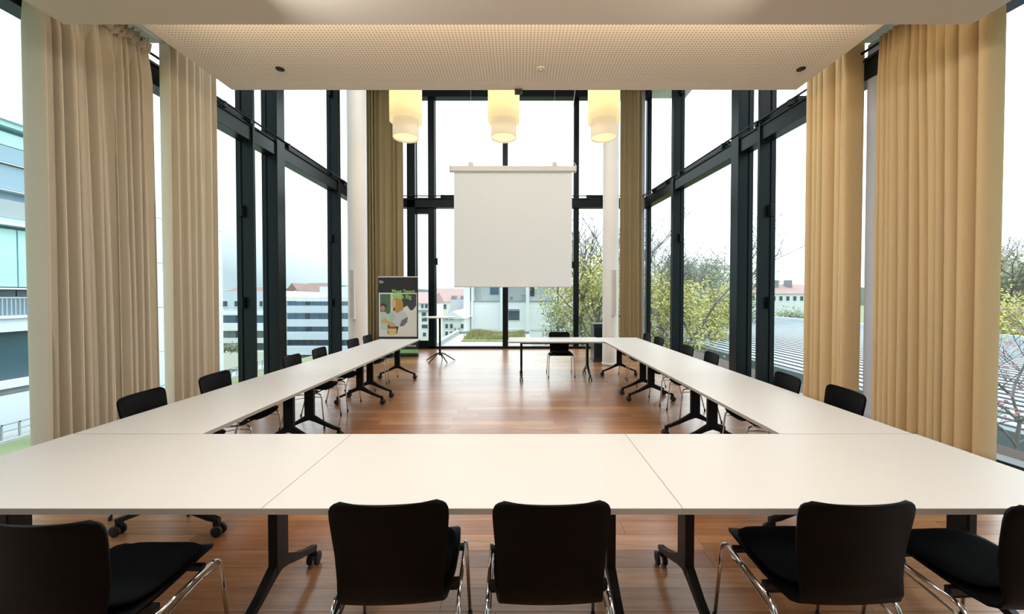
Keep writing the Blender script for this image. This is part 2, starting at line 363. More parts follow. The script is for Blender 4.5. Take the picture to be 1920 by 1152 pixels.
# ------------------------------------------------------------------ columns
def column(px, ybase, d, lab):
    Y = 8.2 if px < 900 else 8.85
    p = at(px, 690, Y)
    t = empty('round_column', (p.x, Y, 0), 0, lab, 'column', None)
    MB().lathe([(0, 0.0), (d/2, 0.0), (d/2, ZH), (0, ZH)], n=48).build('shaft', 'column', t, True).modifiers.new('es', 'EDGE_SPLIT')
    MB().lathe([(d/2+0.001, 0.0), (d/2+0.012, 0.0), (d/2+0.012, 0.05), (d/2+0.001, 0.05)], n=48).build('collar', 'white_metal', t, True)
    return t, p
cl, pl = column(672, 697, 0.385, 'round white column near the left glass wall, behind the table row')
cr, pr = column(1144, 685, 0.355, 'round white column on the right, beside the black lectern')
for (c, p, Y, d, px, y0, y1, lab) in ((cl, pl, 8.2, 0.385, 662.5, 505, 599, 'slim pale column loudspeaker mounted on the left white column'),
                                (cr, pr, 8.85, 0.355, 1150.5, 505, 592, 'slim pale column loudspeaker mounted on the right white column')):
    a = at(px, y0, Y-0.2); b = at(px, y1, Y-0.2); wd = 0.10
    dx = a.x - p.x; yy = Y - math.sqrt(max(0.0, (d/2)**2 - dx*dx)) - 0.045
    t = empty('column_speaker', (a.x, yy, b.z), 0, lab, 'loudspeaker', 'slim loudspeakers on the columns'); h = a.z - b.z
    MB().box(-wd/2, wd/2, -0.05, 0.045, 0, h).build('cabinet', 'white_metal', t, bevel=0.006)
    MB().box(-wd/2+0.012, wd/2-0.012, -0.054, -0.048, 0.03, h-0.03).build('grille', 'speaker', t)
    for q in (0.3, 0.7): MB().box(-0.02, 0.02, 0.045, 0.07, h*q, h*(q+0.04)).build('bracket', 'speaker', t)

# ================================================================== CURTAINS
def curtain(P0, P1, z0, ztop, folds, amp, m, lab, seed, slant=0.0, header=True, flare=0.0, group='tall fabric curtains'):
    rnd = random.Random(seed)
    P0 = Vector(P0); P1 = Vector(P1); L = (P1-P0).length; d = (P1-P0)/L; nrm = Vector((d.y, -d.x, 0))
    root = empty('curtain', (P0.x, P0.y, 0), math.atan2(d.y, d.x), lab, 'curtain', group)
    NS, NZ = folds*18, 36
    ph = [rnd.uniform(0.5, 1.5) for _ in range(folds)]; tot = sum(ph)
    edges = [0]
    for q in ph: edges.append(edges[-1] + q/tot)
    am = [rnd.uniform(0.65, 1.15) for _ in range(folds)]
    base = [rnd.uniform(-0.45, 0.45) for _ in range(folds+1)]
    lean = [rnd.uniform(-0.5, 0.5) for _ in range(folds)]
    bm = bmesh.new(); g = []
    for j in range(NZ+1):
        f = j/NZ; z = z0 + (ztop-z0)*f; row = []
        gath = max(0, (f-0.90)/0.10) if header else 0
        ed = [0.0]+[e + slant*math.sin(PI*e)*(f**2)*(0.7+0.3*math.sin(q*2.1)) + 0.010*math.sin(1.9*f+q*1.3)*math.sin(PI*e) for q, e in enumerate(edges[1:-1])]+[1.0]
        for k in range(folds):
            for i in range(18 if k < folds-1 else 19):
                u = i/18; s_ = ed[k] + (ed[k+1]-ed[k])*u
                # round cloth tube with pinched valleys on both sides
                w_ = min(1.0, max(0.0, (u-0.10)/0.80)); tube = (max(0.0, math.sin(PI*w_)))**0.7
                bl = base[k]*(1-u) + base[k+1]*u
                a_ = amp*am[k]*(1 + 0.12*math.sin(2.2*f+k*2.1))
                off = a_*(tube*2.2-1.2) + amp*bl*0.9
                x = L*s_ + 0.020*am[k]*math.sin(2*PI*u)*(1-gath)*-1.0 + 0.02*lean[k]*tube*(1-f)
                off = off*(1-0.65*gath) + gath*amp*0.35*math.sin((k*18+i)*1.1)
                row.append(bm.verts.new((x + flare*(1-f)**2*s_*L, off, z)))
        g.append(row)
    NS = len(g[0])-1
    for j in range(NZ):
        for i in range(NS): bm.faces.new((g[j][i], g[j][i+1], g[j+1][i+1], g[j+1][i]))
    me = bpy.data.meshes.new('drape'); bm.to_mesh(me); bm.free()
    for p in me.polygons: p.use_smooth = True
    me.materials.append(M[m]); o = bpy.data.objects.new('drape', me); COL.objects.link(o); o.parent = root
    sd = o.modifiers.new('thick', 'SOLIDIFY'); sd.thickness = 0.004
    if header:   # pencil pleat tape with small gathered loops
        hb = MB()
        n = int(L/0.035)
        pts = [(L*i/(n*4), -0.05 + 0.042*math.sin(i*1.55), ztop-0.02 + 0.03*math.sin(i*0.9)) for i in range(n*4+1)]
        bm2 = hb.bm; lo = [bm2.verts.new((x, y, z-0.10)) for x, y, z in pts]; hi = [bm2.verts.new((x, y*1.3, z+0.02)) for x, y, z in pts]
        for i in range(len(pts)-1): bm2.faces.new((lo[i], lo[i+1], hi[i+1], hi[i]))
        ho = hb.build('gathered_header', m, root, True); ho.modifiers.new('thick', 'SOLIDIFY').thickness = 0.006
        for k in range(5):
            x = L*(k+0.5)/5
            MB().tube([(x, 0.0, ztop), (x, 0, ztop+0.06), (x+0.012, 0, ztop+0.10)], 0.004, 6).build('hook', 'white_metal', root)
    return root
XC = -4.34
curtain((XC, 3.50, 0), (XC, 4.54, 0), 0.03, 4.50, 14, 0.095, 'cur_l', 'pale beige curtain bunched at the far left, with a gathered header', 11, slant=-0.10)
curtain((XC, 4.79, 0), (XC, 5.50, 0), 0.03, 7.30, 7, 0.075, 'cur_l', 'narrow pale beige curtain on the left, right of the wide bunched one', 5, header=False)
def cr_pt(y, off=0.33): return (XR(y)-off, y, 0)
curtain(cr_pt(3.44), cr_pt(4.46), 0.05, 4.50, 13, 0.095, 'cur_r', 'wide warm-lit beige curtain at the far right, with a gathered header', 23, slant=0.08)
curtain(cr_pt(4.78), cr_pt(5.46), 0.03, 7.30, 7, 0.08, 'cur_r', 'narrower warm-lit beige curtain on the right, left of the wide one', 31, header=False)
curtain(cr_pt(4.50, 0.20), cr_pt(4.78, 0.20), 0.03, 4.6, 2, 0.02, 'sheer', 'narrow strip of grey lining between the two warm-lit curtains', 3, header=False, group='curtain linings')
y = 11.30
curtain((at(689, 400, y).x, y, 0), (at(757, 400, y).x, y, 0), 0.03, 7.58, 9, 0.085, 'cur_b', 'olive beige curtain in the far left corner behind the banner', 41, header=False)
curtain((at(1162, 400, y).x, y, 0), (at(1201, 400, y).x, y, 0), 0.03, 7.58, 6, 0.08, 'cur_b', 'olive beige curtain in the far right corner beside the white column', 47, header=False, flare=0.06)
curtain((at(1199, 400, y+.12).x, y+.12, 0), (at(1208, 400, y+.12).x, y+.12, 0), 0.03, 7.58, 2, 0.02, 'sheer', 'grey lining edge at the window side of the far right corner curtain', 53, header=False, group='curtain linings')
# curtain rails
for nm, a, b, z in (('curtain_rail', (XC, 2.8), (XC, 4.85), 4.66), ('curtain_rail', (XR(2.8)-0.33, 2.8), (XR(4.85)-0.33, 4.85), 4.66)):
    A = Vector((a[0], a[1], z)); B = Vector((b[0], b[1], z))
    o = MB().tube([A, B], 0.02, 8).build(nm, 'white_metal', None, True)
    tag(o, 'pale curtain rail under the ceiling over the ' + ('far left curtain' if a[0] < 0 else 'far right curtain'), 'curtain rail', 'curtain rails')

# ================================================================== LAMPS + SCREEN
def lamp(px, lab):
    Y = 6.5; p = at(px, 229, Y)
    t = empty('pendant_lamp', (p.x, Y, 0), 0, lab, 'lamp', 'three lit pendant lamps')
    zb = p.z; zi = at(px, 259.5, Y).z; ro = 0.262; ri = 0.212; zt = zb+1.05
    MB().lathe([(ro, zb), (ro, zt), (ro-0.004, zt), (ro-0.004, zb)], n=48, closed=True).build('outer_shade', 'shade', t, True).modifiers.new('es', 'EDGE_SPLIT')
    MB().lathe([(ri, zi), (ri, zb+0.16), (ri-0.004, zb+0.16), (ri-0.004, zi)], n=48, closed=True).build('inner_shade', 'shade_in', t, True).modifiers.new('es', 'EDGE_SPLIT')
    MB().lathe([(0.0, zi+0.03), (ri-0.006, zi+0.03)], n=40).build('diffuser', 'diffuser', t)
    MB().tube([(0, 0, zb+0.8), (0, 0, ZH)], 0.006, 6).build('cable', 'white_metal', t)
    MB().tube([(-ro, 0, zt-0.02), (ro, 0, zt-0.02)], 0.006, 6).tube([(0, -ro, zt-0.02), (0, ro, zt-0.02)], 0.006, 6).tube([(-ri, 0, zb+0.15), (ri, 0, zb+0.15)], 0.006, 6).tube([(-ri+0.03, 0, zb+0.15), (-ri+0.03, 0, zt-0.02)], 0.004, 6).tube([(ri-0.03, 0, zb+0.15), (ri-0.03, 0, zt-0.02)], 0.004, 6).build('shade_frame', 'white_metal', t)
    MB().lathe([(0, zb+0.50), (0.04, zb+0.53), (0.055, zb+0.60), (0.04, zb+0.68), (0.02, zb+0.80), (0, zb+0.80)], n=16).build('bulb', 'diffuser', t, True)
    ld = bpy.data.lights.new('bulb_light', 'POINT'); ld.energy = 9; ld.color = (1.0, 0.78, 0.42); ld.shadow_soft_size = 0.07
    l = bpy.data.objects.new('bulb_light', ld); COL.objects.link(l); l.parent = t; l.location = (0, 0, zb+0.42)
lamp(761, 'left pendant lamp of two stacked white cylinders, in front of the corner curtain')
lamp(944.5, 'middle pendant lamp of two stacked white cylinders, above the hanging screen')
lamp(1132, 'right pendant lamp of two stacked white cylinders, in front of the right column')

Y = 9.5
a = at(851, 322, Y); b = at(1072, 539, Y)
t = empty('projection_screen', ((a.x+b.x)/2, Y, 0), 0, 'white projection screen hanging in front of the end window', 'screen')
hw = (b.x-a.x)/2; zt = a.z; zb = b.z
MB().box(-hw, hw, 0.0, 0.006, zb, zt).build('cloth', 'screen', t)
MB().tube([(-hw, 0.003, zb+0.012), (hw, 0.003, zb+0.012)], 0.014, 10).build('bottom_bar', 'white_metal', t, True)
cw = (at(1079, 317, Y).x - at(845, 317, Y).x)/2; zc = at(960, 312, Y).z
MB().box(-cw, cw, -0.06, 0.08, zt-0.005, zc).build('housing', 'white_metal', t, bevel=0.02)
MB().box(-cw-0.02, -cw, -0.065, 0.085, zt-0.012, zc+0.006).build('end_cap', 'white_metal', t, bevel=0.006)
MB().box(cw, cw+0.02, -0.065, 0.085, zt-0.012, zc+0.006).build('end_cap', 'white_metal', t, bevel=0.006)
for px in (883, 1040):
    x = at(px, 310, Y).x - t.location.x
    MB().box(x-0.06, x+0.06, -0.05, 0.07, zc, zc+0.09).build('bracket', 'white_metal', t, bevel=0.006)
    MB().tube([(x, 0, zc+0.09), (x, 0, ZH)], 0.0025, 5).build('suspension_wire', 'white_metal', t)
x = at(1060, 310, Y).x - t.location.x
MB().tube([(x, 0, zc), (x+0.02, 0, zc+0.05), (x+0.24, 0, zc+1.9), (x+0.26, 0, ZH)], 0.006, 5).build('power_cable', 'white_metal', t)
MB().tube(bez((-cw+0.02, 0, zc), (-cw-0.04, 0, zc+0.05), (-cw+0.04, 0, zc+0.10)), 0.008, 6).build('cord_hook', 'white_metal', t)
MB().tube(bez((cw-0.02, 0, zc), (cw+0.04, 0, zc+0.05), (cw-0.04, 0, zc+0.08)), 0.008, 6).build('cord_hook', 'white_metal', t)

# ================================================================== CHAIR
def make_chair():
    root = empty('stacking_chair')
    prof = [(0.225, 0.425, .150), (0.224, 0.432, .180), (0.215, 0.441, .200), (0.19, 0.448, .212), (0.12, 0.450, .218), (0.03, 0.442, .220), (-0.06, 0.432, .216), (-0.14, 0.424, .206),
            (-0.190, 0.423, .197), (-0.218, 0.436, .190), (-0.236, 0.470, .188), (-0.245, 0.53, .191), (-0.252, 0.62, .199), (-0.262, 0.70, .206), (-0.272, 0.77, .211),
            (-0.277, 0.800, .210), (-0.2795, 0.816, .203), (-0.281, 0.826, .190), (-0.2815, 0.831, .168)]
    bm = bmesh.new(); g = []; NU = 14
    for i, (y, z, hwid) in enumerate(prof):
        back = min(1, max(0, (z-0.45)/0.12)) if i > 7 else 0
        row = []
        for k in range(NU+1):
            u = -1 + 2*k/NU
            row.append(bm.verts.new((u*hwid, y + 0.032*u*u*back, z + (1-back)*0.010*u*u)))
        g.append(row)
    for i in range(len(g)-1):
        for k in range(NU): bm.faces.new((g[i][k], g[i+1][k], g[i+1][k+1], g[i][k+1]))
    me = bpy.data.meshes.new('seat_shell'); bm.to_mesh(me); bm.free()
    for p in me.polygons: p.use_smooth = True
    me.materials.append(M['shell']); o = bpy.data.objects.new('seat_shell', me); COL.objects.link(o); o.parent = root
    sd = o.modifiers.new('thick', 'SOLIDIFY'); sd.thickness = 0.012; sd.offset = 0
    bv = o.modifiers.new('bevel', 'BEVEL'); bv.width = 0.004; bv.segments = 2; bv.limit_method = 'ANGLE'; bv.angle_limit = 0.9
    # seat cushion: soft rounded pad
    bm = bmesh.new(); n = 32; rings = []
    for (s, z) in ((0.0, 0.474), (0.55, 0.474), (0.85, 0.472), (0.96, 0.467), (1.0, 0.459), (0.985, 0.450), (0.90, 0.447)):
        ring = []
        for k in range(n):
            a = 2*PI*k/n; ca, sa = math.cos(a), math.sin(a); q = (abs(ca)**4.5 + abs(sa)**4.5)**(-1/4.5)
            ring.append(bm.verts.new((0.198*s*q*ca, 0.035 + 0.180*s*q*sa, z + 0.006*(s*q*ca)**2)))
        rings.append(ring)
    for i in range(len(rings)-1):
        for k in range(n):
            if i == 0 and rings[0][0].co == rings[0][1].co: pass
            bm.faces.new((rings[i][k], rings[i][(k+1) % n], rings[i+1][(k+1) % n], rings[i+1][k]))
    bmesh.ops.remove_doubles(bm, verts=bm.verts[:], dist=1e-5); bmesh.ops.recalc_face_normals(bm, faces=bm.faces[:])
    me = bpy.data.meshes.new('cushion'); bm.to_mesh(me); bm.free()
    for p in me.polygons: p.use_smooth = True
    me.materials.append(M['cushion']); o = bpy.data.objects.new('cushion', me); COL.objects.link(o); o.parent = root
    R = 0.0085
    for s in (-1, 1):
        f = [(s*0.252, 0.235, 0.012), (s*0.240, 0.205, 0.34)] + bez((s*0.239, 0.203, 0.36), (s*0.237, 0.196, 0.412), (s*0.236, 0.150, 0.409))
        MB().tube(f, R, 8).build('leg', 'chrome', root, True)
        r = [(s*0.252, -0.265, 0.012), (s*0.240, -0.190, 0.30)] + bez((s*0.239, -0.182, 0.335), (s*0.237, -0.165, 0.392), (s*0.236, -0.115, 0.394))
        MB().tube(r, R, 8).build('leg', 'chrome', root, True)
        MB().tube([(s*0.236, 0.150, 0.409), (s*0.236, -0.115, 0.394)], R, 8).build('side_rail', 'chrome', root, True)
        MB().tube([(s*0.228, 0.190, 0.365), (s*0.226, 0.10, 0.372), (s*0.226, -0.10, 0.345), (s*0.230, -0.175, 0.33)], 0.005, 6).build('stacking_rail', 'chrome', root, True)
        for (x, y) in ((s*0.252, 0.236), (s*0.2525, -0.267)):
            MB().lathe([(0, 0), (0.011, 0), (0.012, 0.008), (0.011, 0.026), (0, 0.027)], (x, y, 0), 10).build('glide', 'rubber', root, True)
        MB().box(s*0.15, s*0.236, 0.10, 0.125, 0.412, 0.432).build('bracket', 'black_leg', root); MB().box(s*0.15, s*0.236, -0.11, -0.085, 0.402, 0.430).build('bracket', 'black_leg', root)
    MB().tube([(-0.236, 0.12, 0.408), (0.236, 0.12, 0.408)], 0.008, 8).build('crossbar', 'black_leg', root, True)
    MB().tube([(-0.236, -0.10, 0.396), (0.236, -0.10, 0.396)], 0.008, 8).build('crossbar', 'black_leg', root, True)
    return root
chair0 = make_chair(); used = [False]
def chair(x, y, rz, lab, group):
    o = chair0 if not used[0] else copy_tree(chair0); used[0] = True
    o.location = (x, y, 0); o.rotation_euler = (0, 0, math.radians(rz)); tag(o, lab, 'chair', group); return o
G1 = 'black chairs along the near edge of the table square'
chair(-1.56, 1.50, 0, 'black chair cut off by the lower left corner, back towards us', G1)
chair(-0.475, 1.62, 3, 'black chair with its back to us, left of the two central near chairs', G1)
chair(0.115, 1.62, 1, 'black chair with its back to us, right of the two central near chairs', G1)
chair(1.205, 1.62, 1, 'black chair with its back to us, in front of the right table corner', G1)
chair(1.90, 1.60, 3, 'black chair cut off by the lower right edge of the picture, back towards us', G1)
G2 = 'black chairs outside the left table row'
nm = ['nearest', 'second nearest', 'third from the front', 'fourth from the front', 'fifth from the front', 'farthest']
for i, (px, py) in enumerate(((262, 735), (398, 700), (543, 667), (594, 652), (657, 635), (685, 628))):
    Y = 0.735*728/(py+2-556); X = (px-972)*Y/728
    if X > -2.82: Y *= -2.82/X; X = -2.82
    chair(X+0.28, Y, -90 + (6, 5, 4, 3, -2, 0)[i], 'black chair outside the left table row, ' + nm[i] + (' beside the wide pale curtain' if i == 0 else ''), G2)
G3 = 'black chairs outside the right table row'
for i, (px, py) in enumerate(((1590, 729), (1471, 699), (1339, 661), (1294, 650), (1240, 634), (1217, 630))):
    Y = 0.735*728/(py+2-556); X = (px-972)*Y/728
    if X < 2.53: Y *= 2.53/X; X = 2.53
    if i == 1: Y -= 0.07
    chair(X-0.28, Y, 90 + (-6, -7, -4, -2, 2, 0)[i], 'black chair outside the right table row, ' + nm[i] + (' below the warm-lit curtains' if i == 0 else ''), G3)
chair(at(1051, 700, 7.65).x, 7.66, 180, 'black chair behind the desk at the far end, facing us', None)

# ================================================================== TABLES
def make_table(x, y, rz, L, D, lab, group, insets=(0.19, 0.19)):
    root = empty('folding_table', (x, y, 0), rz, lab, 'table', group); H = 0.735; g = 0.002
    MB().box(-L/2+g, L/2-g, -D/2+g, D/2-g, H-0.025, H).build('tabletop', 'top', root, bevel=0.0012)
    e = 0.0015
    MB().box(-L/2+g-e, L/2-g+e, -D/2+g-e, -D/2+g+0.001, H-0.0245, H-0.0015).box(-L/2+g-e, L/2-g+e, D/2-g-0.001, D/2-g+e, H-0.0245, H-0.0015)\
        .box(-L/2+g-e, -L/2+g+0.001, -D/2+g, D/2-g, H-0.0245, H-0.0015).box(L/2-g-0.001, L/2-g+e, -D/2+g, D/2-g, H-0.0245, H-0.0015).build('edge_band', 'edge', root)
    MB().box(-L/2+insets[0], L/2-insets[1], -0.02, 0.02, H-0.09, H-0.05).build('crossbar', 'black_leg', root, bevel=0.004)
    for sx, ins in ((-1, insets[0]), (1, insets[1])):
        px = sx*(L/2-ins)
        MB().box(px-0.022, px+0.022, -0.05, 0.05, 0.205, H-0.045).build('post', 'black_leg', root, bevel=0.006)
        MB().box(px-0.018, px+0.018, -0.27, 0.27, H-0.046, H-0.026).build('top_bracket', 'black_leg', root, bevel=0.003)
        for sy in (-1, 1):
            b = MB(); pts = []
            for (yy, z, hh, ww) in ((0.0, 0.245, 0.038, 0.020), (0.06, 0.218, 0.030, 0.020), (0.16, 0.165, 0.020, 0.019), (0.27, 0.118, 0.016, 0.018), (0.335, 0.100, 0.013, 0.017)):
                pts.append([b.bm.verts.new((px+q*ww, sy*yy, z+r*hh)) for q, r in ((-1, -1), (1, -1), (1, 1), (-1, 1))])
            for i in range(len(pts)-1):
                for k in range(4): b.bm.faces.new((pts[i][k], pts[i][(k+1) % 4], pts[i+1][(k+1) % 4], pts[i+1][k]))
            b.bm.faces.new(pts[0]); b.bm.faces.new(pts[-1])
            b.build('foot', 'black_leg', root, bevel=0.003)
            c = MB().box(px-0.012, px+0.012, sy*0.318-0.02, sy*0.318+0.02, 0.06, 0.092).build('caster', 'black_leg', root, bevel=0.003)
            for q in (-1, 1):
                MB().lathe([(0, -0.009), (0.026, -0.009), (0.036, -0.006), (0.0365, 0.006), (0.026, 0.009), (0, 0.009)], (px+q*0.021, sy*0.318+0.012*sy, 0.0365), 20, 'x').build('wheel', 'rubber', c, True)
    return root
GT = 'white folding tables set in an open square'
y0, y1 = 1.495, 2.315; D = y1-y0; yc = (y0+y1)/2
make_table((-2.68-1.0)/2, yc, 0, 1.68, D, 'white wheeled table at the near left corner of the open square', GT)
make_table(-0.18, yc, 0, 1.64, D, 'white wheeled table in the middle of the near side, behind two chairs', GT)
make_table((0.64+2.385)/2, yc, 0, 1.745, D, 'white wheeled table at the near right corner of the open square', GT)
o3 = ('nearest', 'middle', 'farthest')
ys = [2.317, 4.04, 5.77, 7.50]
for i in range(3):
    make_table(-2.285, (ys[i]+ys[i+1])/2, PI/2, ys[i+1]-ys[i], 0.78, 'white wheeled table in the left row, ' + o3[i] + ' of three', GT)
ys = [2.317, 4.12, 5.94, 7.76]
for i in range(3):
    make_table(1.97, (ys[i]+ys[i+1])/2, PI/2, ys[i+1]-ys[i], 0.80, 'white wheeled table in the right row, ' + o3[i] + ' of three', GT)
xa = at(952, 640, 7.05).x; xz = 1.567
make_table((xa+xz)/2, 7.42, 0, xz-xa, 0.78, 'white wheeled desk across the far right end of the square', None, (0.25, 0.25))

# ================================================================== FAR END OBJECTS
# bistro table
Y = 9.25; p = at(825, 678, Y)
t = empty('bistro_table', (p.x, Y, 0), 0, 'tall round bistro table with white top and thin black star foot', 'table')
ztop = at(825, 596, Y).z
MB().lathe([(0, 0.0), (0.375, 0.0), (0.384, 0.006), (0.384, 0.016), (0.378, 0.022), (0, 0.022)], (0, 0, ztop), 40).build('tabletop', 'top', t, True).modifiers.new('es', 'EDGE_SPLIT')
MB().lathe([(0, 0), (0.12, 0), (0.12, 0.012), (0, 0.012)], (0, 0, ztop-0.012), 20).build('mounting_plate', 'black_leg', t)
MB().tube([(0, 0, 0.15), (0, 0, ztop)], 0.024, 14).build('post', 'black_leg', t, True)
for k in range(5):
    a = 2*PI*k/5 + 0.35
    c, s = math.cos(a), math.sin(a)
    MB().tube([(0.01*c, 0.01*s, 0.21), (0.10*c, 0.10*s, 0.185), (0.33*c, 0.33*s, 0.035), (0.36*c, 0.36*s, 0.014)], [0.016, 0.015, 0.012, 0.012], 8).build('leg', 'black_leg', t, True)

# lectern
Y = 9.45; a = at(1109, 606, Y); b = at(1152, 606, Y)
t = empty('lectern', ((a.x+b.x)/2, Y, 0), 0, 'black lectern with thin microphone, half hidden by the right column', 'lectern'); h = a.z-0.04; hw = (b.x-a.x)/2
MB().box(-hw+0.02, hw-0.02, -0.22, 0.22, 0.02, h).build('body', 'darkbox', t, bevel=0.008)
MB().box(-hw, hw, -0.25, 0.25, h, h+0.035).build('top', 'darkbox', t, bevel=0.006)
MB().box(-hw, hw, -0.24, 0.24, 0.0, 0.03).build('plinth', 'darkbox', t, bevel=0.004)
MB().box(-hw+0.05, hw-0.05, -0.226, -0.221, 0.10, h*0.48).build('front_panel', 'black_metal', t)
MB().box(-hw+0.05, hw-0.05, -0.226, -0.221, h*0.52, h-0.06).build('front_panel', 'black_metal', t)
MB().box(-hw+0.05, -hw+0.12, -0.236, -0.226, h*0.62, h*0.645).build('handle', 'chrome', t)
mx = at(1158, 595, Y).x - t.location.x
MB().tube([(mx-0.1, 0, h+0.03)] + bez((mx-0.1, 0, h+0.1), (mx-0.08, 0, h+0.27), (mx+0.02, 0, h+0.22), 5), 0.006, 6).build('microphone_stem', 'black_leg', t, True)
MB().tube([(mx+0.01, 0, h+0.225), (mx+0.07, 0, h+0.20)], [0.011, 0.014], 8).build('microphone', 'rubber', t, True)

# roll-up banner
Y = 10.05; a = at(710, 668, Y); b = at(784, 668, Y)
t = empty('rollup_banner', ((a.x+b.x)/2, Y, 0), 0, 'black roll-up banner with green lettering and a photo of two people', 'banner')
W = b.x-a.x; H = at(747, 519, Y).z
PC = {}
def pm_(name, col, rough=0.6):
    if name not in PC: PC[name] = mat('print_'+name, col, rough, var=0.06, scale=25)
    return PC[name]
def bp(px, py, z=0): return (-W/2 + (px-710)/74*W, z, (668-py)/149*H)
MB().box(-W/2, W/2, 0.0, 0.004, 0.03, H-0.01).build('banner_sheet', pm_('black', (0.022, 0.021, 0.025)), t)
MB().box(-W/2, W/2, -0.012, 0.012, H-0.02, H+0.005).build('top_rail', 'white_metal', t, bevel=0.003)
MB().box(-W/2-0.01, W/2+0.01, -0.07, 0.07, 0.0, 0.07).build('base_cassette', 'darkbox', t, bevel=0.01)
MB().tube([(0, 0.03, 0.05), (0, 0.02, H)], 0.008, 8).build('support_pole', 'white_metal', t, True)
def flat(name, pts, z, col, cn):
    MB().prism([bp(x, y, -z) for x, y in pts], (0, 0.0004, 0)).build(name, pm_(cn, col), t)
def rect(x0, y0, x1, y1): return [(x0, y0), (x1, y0), (x1, y1), (x0, y1)]
def ell(cx, cy, rx, ry, n=18): return [(cx+rx*math.cos(2*PI*k/n), cy+ry*math.sin(2*PI*k/n)) for k in range(n)]
flat('photo_border', rect(711, 549, 782, 631), 0.002, (0.80, 0.80, 0.82), 'white')
flat('photo_backdrop', rect(713.5, 551.5, 781, 628.5), 0.003, (0.055, 0.055, 0.065), 'charcoal')
flat('photo_wall', rect(713.5, 551.5, 733, 600), 0.004, (0.09, 0.17, 0.10), 'dark_green')
flat('photo_door', rect(733, 551.5, 737.5, 600), 0.004, (0.72, 0.76, 0.50), 'pale_yellow')
flat('photo_window', rect(737.5, 551.5, 754, 568), 0.0035, (0.50, 0.60, 0.30), 'light_green')
flat('photo_sofa', [(752, 590), (757, 577), (764, 573), (770, 582), (775, 581), (781, 573), (781, 626), (745, 626)], 0.004, (0.78, 0.80, 0.74), 'off_white')
flat('photo_light', rect(713.5, 588, 727, 628.5), 0.0045, (0.70, 0.74, 0.80), 'pale_blue')
flat('photo_man_hair', ell(719.5, 574, 6, 5.5), 0.005, (0.06, 0.045, 0.035), 'dark_brown')
flat('photo_man_face', ell(718.5, 578, 4.2, 5), 0.0055, (0.55, 0.27, 0.20), 'skin')
flat('photo_man_shirt', [(714, 584), (724, 585), (728, 600), (727, 618), (714, 618)], 0.005, (0.55, 0.62, 0.55), 'pale_green')
flat('photo_body', [(728, 589), (737, 583), (752, 580), (759, 584), (765, 593), (763, 604), (755, 611), (742, 612), (731, 606), (725, 598)], 0.006, (0.62, 0.63, 0.68), 'lavender_grey')
flat('photo_blouse', [(730, 588), (737, 585), (741, 592), (738, 602), (731, 601)], 0.0065, (0.46, 0.62, 0.50), 'mint')
flat('photo_sleeve', [(751, 607), (754, 600), (765, 594), (764, 604), (757, 611), (750, 612)], 0.0065, (0.16, 0.18, 0.16), 'dark_grey')
flat('photo_hair', [(737, 561), (744, 558.5), (751, 560), (756, 566), (757, 578), (752, 583), (745, 587), (740, 583), (742, 574)], 0.007, (0.50, 0.30, 0.07), 'golden_hair')
flat('photo_face', [(735.5, 563), (741, 561.5), (743, 568), (742, 576), (738, 578), (735.5, 573), (734.5, 569)], 0.0075, (0.72, 0.45, 0.34), 'skin_light')
flat('photo_arm', [(715, 600), (722, 597), (730, 602), (740, 606), (743, 612), (732, 612), (724, 605), (716, 606)], 0.0075, (0.60, 0.42, 0.18), 'tan')
flat('photo_table', rect(713.5, 625.5, 781, 628.5), 0.0068, (0.80, 0.76, 0.66), 'cream')
flat('photo_pot_rim', [(727, 612), (742, 612), (743, 617), (727, 617)], 0.008, (0.20, 0.14, 0.05), 'olive')
flat('photo_pot', [(727, 616), (744, 616), (742, 628), (730, 628)], 0.0085, (0.72, 0.58, 0.20), 'yellow')
flat('photo_handle', [(743, 617), (746, 619), (745, 624), (742, 625)], 0.0083, (0.35, 0.20, 0.08), 'brown')
flat('green_band', rect(710, 655, 784, 662), 0.002, (0.32, 0.62, 0.25), 'green')
flat('logo_mark', rect(712, 526, 716, 529), 0.002, (0.36, 0.42, 0.44), 'slate'); flat('logo_mark', rect(716.5, 527.5, 719.5, 531), 0.002, (0.50, 0.52, 0.36), 'khaki'); flat('logo_mark', rect(712, 530, 716, 531.5), 0.002, (0.36, 0.42, 0.44), 'slate')
for x0, x1 in ((748, 752), (753, 757), (758, 762), (765, 769), (770, 774), (775, 780)):
    flat('small_print', rect(x0, 647, x1, 649.3), 0.002, (0.62, 0.62, 0.66), 'print_grey')
def text(s, px, py, wpx, hpx, z, parent, m, name='lettering'):
    c = bpy.data.curves.new(name, 'FONT'); c.body = s; c.size = 1; c.extrude = 0.004; c.offset = 0.018
    o = bpy.data.objects.new(name, c); COL.objects.link(o); bpy.context.view_layer.update()
    dg = bpy.context.evaluated_depsgraph_get(); me = bpy.data.meshes.new_from_object(o.evaluated_get(dg))
    bpy.data.objects.remove(o); o = bpy.data.objects.new(name, me); COL.objects.link(o); me.materials.clear(); me.materials.append(m)
    xs = [v.co.x for v in me.vertices]; ysv = [v.co.y for v in me.vertices]
    w_ = max(xs)-min(xs); sx = wpx/74*W/w_; sy = hpx/149*H/0.73
    for v in me.vertices:
        x, y_, zz = v.co; v.co = ((x-min(xs))*sx, -z - (0.001 if zz > 0 else 0), y_*sy)
    q = bp(px, py); o.location = (q[0], 0, q[2]); o.parent = parent; return o
gm = pm_('lime', (0.36, 0.66, 0.22))
text('Meet Smart', 736, 550.5, 43, 8.5, 0.0095, t, gm)
text('Work Big', 736, 560, 36, 8, 0.0095, t, gm)

